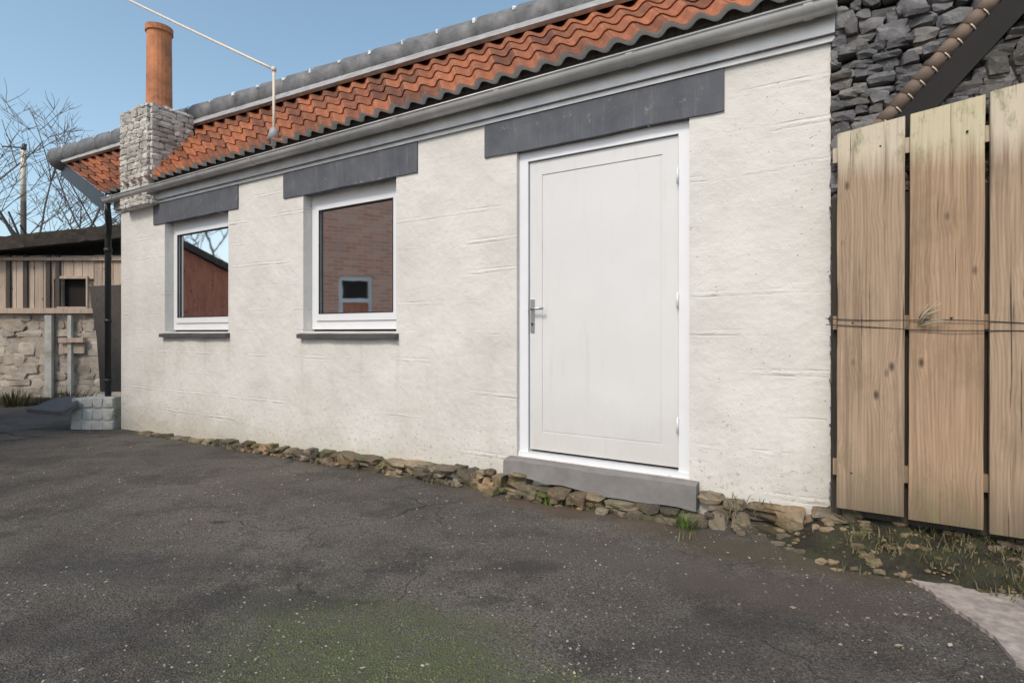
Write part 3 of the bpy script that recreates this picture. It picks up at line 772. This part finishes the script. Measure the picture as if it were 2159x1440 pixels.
def grit():
    rng = random.Random(44); m = MB()
    for _ in range(9000):
        Y = 1.45+3.2*rng.random()**1.6; X = rng.uniform(-1, 1)*Y; q = Vector((X, Y))
        if (q-SL.A).dot(SL.inn) > -.2: continue
        if noise.noise((X*1.5, Y*1.5, 9)) < rng.uniform(-.5, .25): continue
        s_ = .0015+.0045*rng.random()**2; z = gz(Y)+.012*noise.noise((X*.8, Y*.8, 0))+.006*noise.noise((X*3, Y*3, 5)); a = rng.random()*6.28
        p = Vector((X, Y, z)); u_ = Vector((math.cos(a), math.sin(a), 0))*s_*rng.uniform(1, 1.8); v_ = Vector((-math.sin(a), math.cos(a), 0))*s_; w_ = Vector((0, 0, s_*.9))
        m.add([p+u_, p+v_, p-u_, p-v_, p+w_], [(0, 1, 4), (1, 2, 4), (2, 3, 4), (3, 0, 4)], 0, rng.choice((.35, .5, .8, 1, 1.3, 1.9)))
    tag(m.build('grit', M_stone_grey), 'fine loose grit lying on the worn asphalt', 'gravel', kind='stuff')
    m = MB()
    for _ in range(4500):                        # moss tips growing in the asphalt
        cx, cy, rx, ry = rng.choice(((-.55, 1.95, .55, .32), (-.35, 1.70, .55, .25), (.15, 1.62, .3, .12)))
        X = rng.gauss(cx, rx*.55); Y = rng.gauss(cy, ry*.55)
        if Y < 1.4 or noise.noise((X*11, Y*11, 2)) < .0: continue
        z = gz(Y)+.012*noise.noise((X*.8, Y*.8, 0))+.006*noise.noise((X*3, Y*3, 5)); p = Vector((X, Y, z)); s_ = rng.uniform(.002, .005); a = rng.random()*6.28
        u_ = Vector((math.cos(a), math.sin(a), 0))*s_
        m.add([p+u_, p-u_*.5+Vector((-u_.y, u_.x, 0))*.9, p-u_*.5-Vector((-u_.y, u_.x, 0))*.9, p+Vector((0, 0, s_*1.1))], [(0, 1, 3), (1, 2, 3), (2, 0, 3)])
    tag(m.build('moss', M_moss), 'low green moss growing through the asphalt in the near foreground', 'moss', kind='stuff')
grit()
def wedge(pts, label):
    m = MB(); n = len(pts); W = []
    for px, y in pts:
        Y = 3.0
        for _ in range(20): Y = (1-gz(Y)-.012)*F/(y-701)
        W.append(Vector(((px-1080)/F*Y, Y, gz(Y))))
    dense = []
    for i in range(n):
        a, b = W[i], W[(i+1) % n]; k_ = 12
        for j in range(k_):
            p = lerp(a, b, j/k_); o = .03*noise.noise((p.x*9, p.y*9, 7))+.012*noise.noise((p.x*40, p.y*40, 7)); dense.append(p+Vector((o, o, 0)))
    N = len(dense); m.add([p+Vector((0, 0, .014)) for p in dense]+[p+Vector((0, 0, -.05)) for p in dense],
        [tuple(range(N))]+[(i, i+N, (i+1) % N+N, (i+1) % N) for i in range(N)])
    o = m.build('concrete_patch', M_concrete); tag(o, kind='structure'); return o
wedge([(1852, 1186), (1900, 1206), (1970, 1250), (2050, 1310), (2165, 1410), (2400, 1600), (2420, 1330), (2159, 1250), (2050, 1215), (1930, 1190)], '')

def tuft(px, y, label, n=60, h=.07, mat=None, r=.04, zadd=0.0, Yf=None, name='grass_tuft'):
    rng = random.Random(int(px)); Y = 4.
    for _ in range(20): Y = (1-gz(Y)-zadd)*F/(y-701)
    if Yf: Y = Yf
    base = Vector(((px-1080)/F*Y, Y, gz(Y)+zadd)); m = MB()
    for _ in range(n):
        a = rng.random()*6.28; q = base+Vector((math.cos(a), math.sin(a), 0))*rng.random()*r; hh = h*rng.uniform(.4, 1); ln = Vector((math.cos(a), math.sin(a), 0))*hh*rng.uniform(.1, .9)
        sd = Vector((-math.sin(a), math.cos(a), 0))*.0025*(1+h*6)
        m.add([q-sd, q+sd, q+ln*.5+Vector((0, 0, hh*.7))+sd*.7, q+ln*.5+Vector((0, 0, hh*.7))-sd*.7, q+ln+Vector((0, 0, hh))], [(0, 1, 2, 3), (3, 2, 4)])
    return tag(m.build(name, mat or M_grass), label, 'grass')
tuft(1160, 1062, 'small bright green tuft under the left end of the doorstep', 90, .07, r=.05)
tuft(1446, 1112, 'bright green grass tuft beside the stones under the right end of the doorstep', 150, .085, r=.08)
tuft(1792, 1172, 'wide green grass tuft below the left fence board', 240, .09, r=.12)
tuft(2075, 1232, 'small green grass tuft beside the pale concrete at lower right', 70, .05, r=.06)
def line_weeds():
    rng = random.Random(77); m = MB()
    for S, pa, pb, n in ((SL, 170, 1190, 2600),):
        for _ in range(n):
            px = lerp(pa, pb, rng.random()**.45); c = rng.uniform(-.03, .03); u_ = S.U(px)+c
            o = -.10-rng.random()*.06 if px < 730 else -.05-rng.random()*.40
            q = S.M@Vector((u_, o, 0)); z = gz(q.y)+.0 if px < 760 else max(gz(q.y), lerp(.06, -.12, min(1, -o/.42)))
            if noise.noise((q.x*3, q.y*3, 4)) < -.05: continue
            a = rng.random()*6.28; hh = rng.uniform(.02, .06); sd = Vector((-math.sin(a), math.cos(a), 0))*.003; ln = Vector((math.cos(a), math.sin(a), 0))*hh*rng.uniform(.3, 1.1); q = Vector((q.x, q.y, z))
            m.add([q-sd, q+sd, q+ln*.5+Vector((0, 0, hh*.7))+sd*.7, q+ln*.5+Vector((0, 0, hh*.7))-sd*.7, q+ln+Vector((0, 0, hh))], [(0, 1, 2, 3), (3, 2, 4)])
    tag(m.build('ground_weeds', M_weed), 'sparse low weeds along the foot of the house wall and fence', 'weeds', kind='stuff')
line_weeds()

# ---------------------------------------------------------------- the yard at the far end: sheds, plank, block, slab, mast, tree
def make_shed(px0, xl, xr, wm, sm, label):
    Y = 10.43; s = F/Y; rng = random.Random(int(px0)+50)
    root = empty('lean_to_shed', Matrix.Translation((xl, Y, gz(Y))), label, 'shed'); W = xr-xl
    X = lambda px: (2*px-1080)/s-xl
    Z = lambda y: 1+(701-y)/s-gz(Y)
    m = MB()
    zt = Z(538)
    ox0, ox1 = X(64), X(92)
    for (a, b, c, d_) in ((0, ox0, 0, zt), (ox1, W, 0, zt), (ox0, ox1, 0, Z(647)), (ox0, ox1, Z(588), zt)):
        m.box(a, b, .06, .2, c, d_, 0)
    m.box(0, .14, .2, 2.4, 0, zt); m.box(W-.14, W, .2, 2.4, 0, zt); m.box(.14, W-.14, 2.26, 2.4, 0, zt)
    rubble_face(m, rng, Vector((0, .06)), Vector((1, 0)), Vector((0, -1)), W, 0, Z(668), (.2, .5), (.10, .22), dep=.05, tr=(.75, 1.2))
    m.build('wall', sm, root)
    m = MB(); x = 0; i = 0
    while x < W-.02:
        wd = rng.uniform(.13, .22); b = min(x+wd-.012, W)
        if not (b > ox0-.02 and x < ox1+.02): m.box(x, b, .0, .05, Z(655), zt-.02*rng.random(), 0, rng.uniform(.7, 1.25))
        else: m.box(x, b, .0, .05, Z(588), zt-.02, 0, rng.uniform(.7, 1.2))
        x += wd
    m.build('plank_cladding', wm, root)
    for p_ in (-60, 8, 26, 50, 60):
        if 0.02 < X(p_) < W-.1:
            m = MB(); m.box(X(p_), X(p_)+.08, -.035, .0, Z(655), zt); m.build('dark_post', M_darkwood, root)
    f = MB(); e = .03; f.box(ox0-e, ox1+e, -.03, .02, Z(588), Z(588)+.05); f.box(ox0-e, ox1+e, -.05, .02, Z(647)-.05, Z(647)); f.box(ox0-e, ox0, -.03, .02, Z(647), Z(588)); f.box(ox1, ox1+e, -.03, .02, Z(647), Z(588))
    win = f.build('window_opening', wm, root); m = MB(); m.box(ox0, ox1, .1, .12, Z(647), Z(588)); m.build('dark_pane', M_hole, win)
    m = MB(); m.box(-.03, W+.03, -.07, .0, Z(661), Z(650)); m.box(-.03, W+.03, -.05, .0, Z(550), Z(543)); m.build('rail', wm, root)
    for p_, w2 in ((50, .13), (74, .07), (-20, .09)):
        if 0.02 < X(p_) < W-.1:
            m = MB(); m.box(X(p_), X(p_)+w2, -.06, .0, .05, Z(665)); m.build('white_post', M_whitewash, root)
    m = MB(); m.box(X(66), min(X(92), W), -.10, .0, Z(722), Z(712)); m.box(X(64), min(X(90), W), -.03, .0, Z(745), Z(724)); m.build('shelf_board', wm, root)
    m = MB(); m.box(-.1, W+.1, -.22, -.0, .02, .12); m.build('base_beam', M_darkwood, root)
    # roof: ragged layered edge, rising to the right and to the back
    m = MB()
    for lay in range(4):
        n = 34; vs = []
        for i in range(n+1):
            t = i/n; x = lerp(-.25, W+.3, t); z = zt+.03+lay*.085+.30*(x-X(0))/3.0*1.0+.025*noise.noise((x*5, lay*3, 1))
            y = -.30+lay*.10+.05*noise.noise((x*6, lay*5, 9))
            vs += [(x, y, z), (x, y, z+.075+.02*noise.noise((x*9, lay, 3))), (x, 2.6, z+.35), (x, 2.6, z+.27)]
        fs = []
        for i in range(n):
            o = i*4; fs += [(o, o+4, o+5, o+1), (o+1, o+5, o+6, o+2), (o+3, o+7, o+4, o), (o+2, o+6, o+7, o+3)]
        fs += [(0, 1, 2, 3), (n*4+3, n*4+2, n*4+1, n*4)]
        m.add(vs, fs, 0, 1)
    m.build('roof', M_shedroof, root)
    return root
make_shed(0, -12.0, -7.1, M_shedwood, M_shedstone, 'low tan plank and stone shed with ragged dark roof, at the left edge')

def prism_xy(m, pts, z0, z1, mi=0):
    n = len(pts); m.add([(p[0], p[1], z0) for p in pts]+[(p[0], p[1], z1) for p in pts], [tuple(range(n))[::-1], tuple(range(n, 2*n))]+[(i, (i+1) % n, n+(i+1) % n, n+i) for i in range(n)], mi)
for (lab1, lab2, lab3) in (('dark tall plank leaning by the far corner of the white house', 'low whitewashed block at the far foot of the white house', 'dark slate slab lying against the low whitewashed block'),):
    # leaning plank
    Y = 12.0; q = lambda px, y, Y_: Vector(((2*px-1080)/F*Y_, Y_, 1+(701-y)/F*Y_)); m = MB()
    b0, b1, t0, t1 = q(106, 826, 8.9), q(138, 826, 8.9), q(94, 604, 9.3), q(140, 600, 9.3); th = Vector((0, .05, .01))
    k0, k1 = lerp(b0, t0, .5)+Vector((.035, 0, 0)), lerp(b1, t1, .5)
    m.hexa([b0, b1, b1+th, b0+th], [k0, k1, k1+th, k0+th]); m.hexa([k0, k1, k1+th, k0+th], [t0, t1, t1+th, t0+th])
    tag(m.build('leaning_plank', M_darkwood), lab1, 'plank')
    m = MB(); z0 = gz(7.3)-.05; z1 = 1+(701-838)/F*7.2
    x0 = (162-1080)/F*7.2; x1 = (254-1080)/F*7.25
    n = 6
    m.hexa([Vector((x0-.02, 7.12, z0)), Vector((x1, 7.12, z0)), Vector((x1+.02, 7.5, z0)), Vector((x0, 7.5, z0))], [Vector((x0+.01, 7.15, z1)), Vector((x1-.01, 7.15, z1+.01)), Vector((x1, 7.47, z1)), Vector((x0+.02, 7.47, z1-.01))])
    rng = random.Random(4)
    for i in range(3):
        for j in range(4): m.stone((lerp(x0, x1, (j+.5)/4), 7.14, lerp(z0+.08, z1-.06, i/2)), ((x1-x0)/4*1.04, .06, .13), rng, 0, rng.uniform(.9, 1.05), rough=.1)
    bl = tag(m.build('whitewashed_block', M_whitewash), lab2, 'stone block')
    m = MB(); p = [q(28, 862, 7.0), q(66, 868, 6.9), q(82, 850, 7.0), q(80, 834, 7.3), q(60, 838, 7.4)]
    up = Vector((0, 0, .05)); n = len(p); m.add(p+[a-up for a in p], [tuple(range(n))]+[(i, i+n, (i+1) % n+n, (i+1) % n) for i in range(n)]+[tuple(range(n, 2*n))[::-1]])
    tag(m.build('slate_slab', M_slab), lab3, 'slab')
    # utility mast behind the shed
    Y = 14.; m = MB(); x = (50-1080)/F*Y
    root = empty('utility_pole', Matrix.Translation((x, Y, gz(Y))), 'thin pole with pale upper part, in the blue sky at the left edge', 'pole')
    zz = lambda y: 1+(701-y)/F*Y-gz(Y)
    m.tube([(0, 0, 0), (0, 0, zz(425))], [.07, .06], 10); m.build('lower_pole', M_darkwood, root)
    m = MB(); m.tube([(0, 0, zz(425)), (0, 0, zz(318))], [.06, .055], 10); m.build('upper_pole', M_tan, root)
    m = MB(); m.tube([(.02, 0, zz(312)), (-.55, .0, zz(309))], .018, 6); m.tube([(.0, 0, zz(319)), (.03, 0, zz(304))], .05, 8); m.build('side_arm', M_dark, root)

def bare_tree(x, y, h, seed, label, zb=None, spread=.9):
    rng = random.Random(seed); root = empty('bare_tree', Matrix.Translation((x, y, gz(y))), label, 'tree')
    mt = MB(); mb = MB()
    def grow(p, d, ln, r, lev):
        pts = [p]; n = 4
        for i in range(n):
            d = (d+Vector((rng.uniform(-1, 1), rng.uniform(-1, 1), rng.uniform(-.3, .7)))*.17).normalized(); p = p+d*ln/n; pts.append(p)
        rs = [r*(1-.5*i/n) for i in range(n+1)]
        (mt if lev == 0 else mb).tube(pts, rs, 7 if lev == 0 else (5 if lev < 3 else 3), cap=False)
        if lev >= 6 or (lev == 5 and rng.random() < .35): return
        for k_ in range(rng.choice((2, 3, 3)) if lev else 5):
            a = rng.random()*6.28; t = rng.uniform(.45, 1); q = pts[min(n, int(t*n)+0)]
            nd = (d*.75+Vector((math.cos(a), math.sin(a), rng.uniform(-.1, .5)))*spread).normalized()
            grow(q, nd, ln*rng.uniform(.55, .8), max(.007, r*.55), lev+1)
    grow(Vector((0, 0, 0)), Vector((0, 0, 1)), h*.38, h*.008, 0)
    mt.build('trunk', M_bark, root); mb.build('crown', M_bark, root)
bare_tree(-14.0, 15.6, 11.5, 5, 'bare leafless tree behind the shed, nearest to the left edge')
bare_tree(-11.9, 14.6, 10.5, 6, 'bare leafless tree behind the shed, close to the far end of the house', spread=.8)
bare_tree(-11.5, 6.6, 8, 9, 'bare leafless tree outside the picture, mirrored in the far window', spread=.8)
for px, Y, lab in ((30, 9.9, 'rough olive weeds at the foot of the shed, left edge'), (150, 9.8, 'rough olive weeds before the white post of the shed'), (215, 8.6, 'rough weeds at the foot of the dark leaning plank')):
    tuft(px, 850, lab, 260, .32, M_weed, .36, Yf=Y, name='weed_clump')

# ---------------------------------------------------------------- buildings across the yard, outside the frame, that the window panes mirror
def brick_mat():
    k = NT('red_brick'); v = k.n('ShaderNodeCombineXYZ'); x = k.xyz(); k.l(x[1], v.inputs[0]); k.l(x[2], v.inputs[1])
    b = k.n('ShaderNodeTexBrick'); k.l(v.outputs[0], b.inputs['Vector']); b.inputs['Scale'].default_value = 1
    b.inputs['Brick Width'].default_value = .23; b.inputs['Row Height'].default_value = .075; b.inputs['Mortar Size'].default_value = .008
    b.inputs['Color1'].default_value = (.60, .24, .14, 1); b.inputs['Color2'].default_value = (.78, .40, .26, 1); b.inputs['Mortar'].default_value = (.6, .52, .45, 1)
    c = k.mix(k.ramp(k.noise(3, 5, .7), .4, .7, 0, .5), b.outputs['Color'], (.55, .42, .34))
    return k.done(c, .9, k.bump(b.outputs['Fac'], .5, -.01))
M_brick = brick_mat(); M_redwood = wood_mat('red_stained_plank', (.50, .17, .10), (.66, .27, .17))
def across():
    root = empty('brick_house', Matrix.Translation((-7.5, 2.2, gz(2.2))), 'red brick house across the yard, outside the picture, mirrored in the windows', 'house')
    H = 4.1
    d0, d1, zd = 1.28, 1.95, 2.25           # door opening in local y
    m = MB(); m.box(-.3, 0, -3, d0, 0, H); m.box(-.3, 0, d1, 3.1, 0, H); m.box(-.3, 0, d0, d1, zd, H); m.box(-4, -.3, -3, 3.1, 0, H); m.build('wall', M_brick, root)
    m = MB(); m.hexa([Vector(p) for p in ((-4.3, -3.2, H), (.25, -3.2, H), (.25, 3.3, H), (-4.3, 3.3, H))], [Vector(p) for p in ((-2.2, -3.2, H+1.6), (-1.9, -3.2, H+1.6), (-1.9, 3.3, H+1.6), (-2.2, 3.3, H+1.6))]); m.build('roof', M_slab, root)
    m = MB(); m.box(-.25, -.06, d0, d1, zd-.10, zd); m.box(-.25, -.06, d0, d0+.08, 0, zd-.1); m.box(-.25, -.06, d1-.08, d1, 0, zd-.1); m.box(-.25, -.06, d0+.08, d1-.08, 1.72, 1.80)
    dr = m.build('door_frame', M_upvc, root); m = MB(); m.box(-.2, -.1, d0+.08, d1-.08, 0, 1.72); m.build('door_leaf', M_redwood, dr); m = MB(); m.box(-.2, -.12, d0+.08, d1-.08, 1.8, zd-.1); m.build('dark_pane', M_hole, dr)
    root = empty('red_shed', Matrix.Translation((-7.55, 5.5, gz(6))), 'red stained plank shed across the yard, outside the picture', 'shed'); m = MB()
    m.hexa([Vector(p) for p in ((-1.6, 0, 0), (0, 0, 0), (0, 1.7, 0), (-1.6, 1.7, 0))], [Vector(p) for p in ((-1.6, 0, 2.0), (0, 0, 2.0), (0, 1.7, 2.9), (-1.6, 1.7, 2.9))]); m.build('wall', M_redwood, root)
    m = MB(); m.hexa([Vector(p) for p in ((-1.8, -.1, 1.98), (.12, -.1, 1.98), (.12, 1.8, 2.99), (-1.8, 1.8, 2.99))], [Vector(p) for p in ((-1.8, -.1, 2.1), (.12, -.1, 2.1), (.12, 1.8, 3.11), (-1.8, 1.8, 3.11))]); m.build('roof', M_darkwood, root)
across()
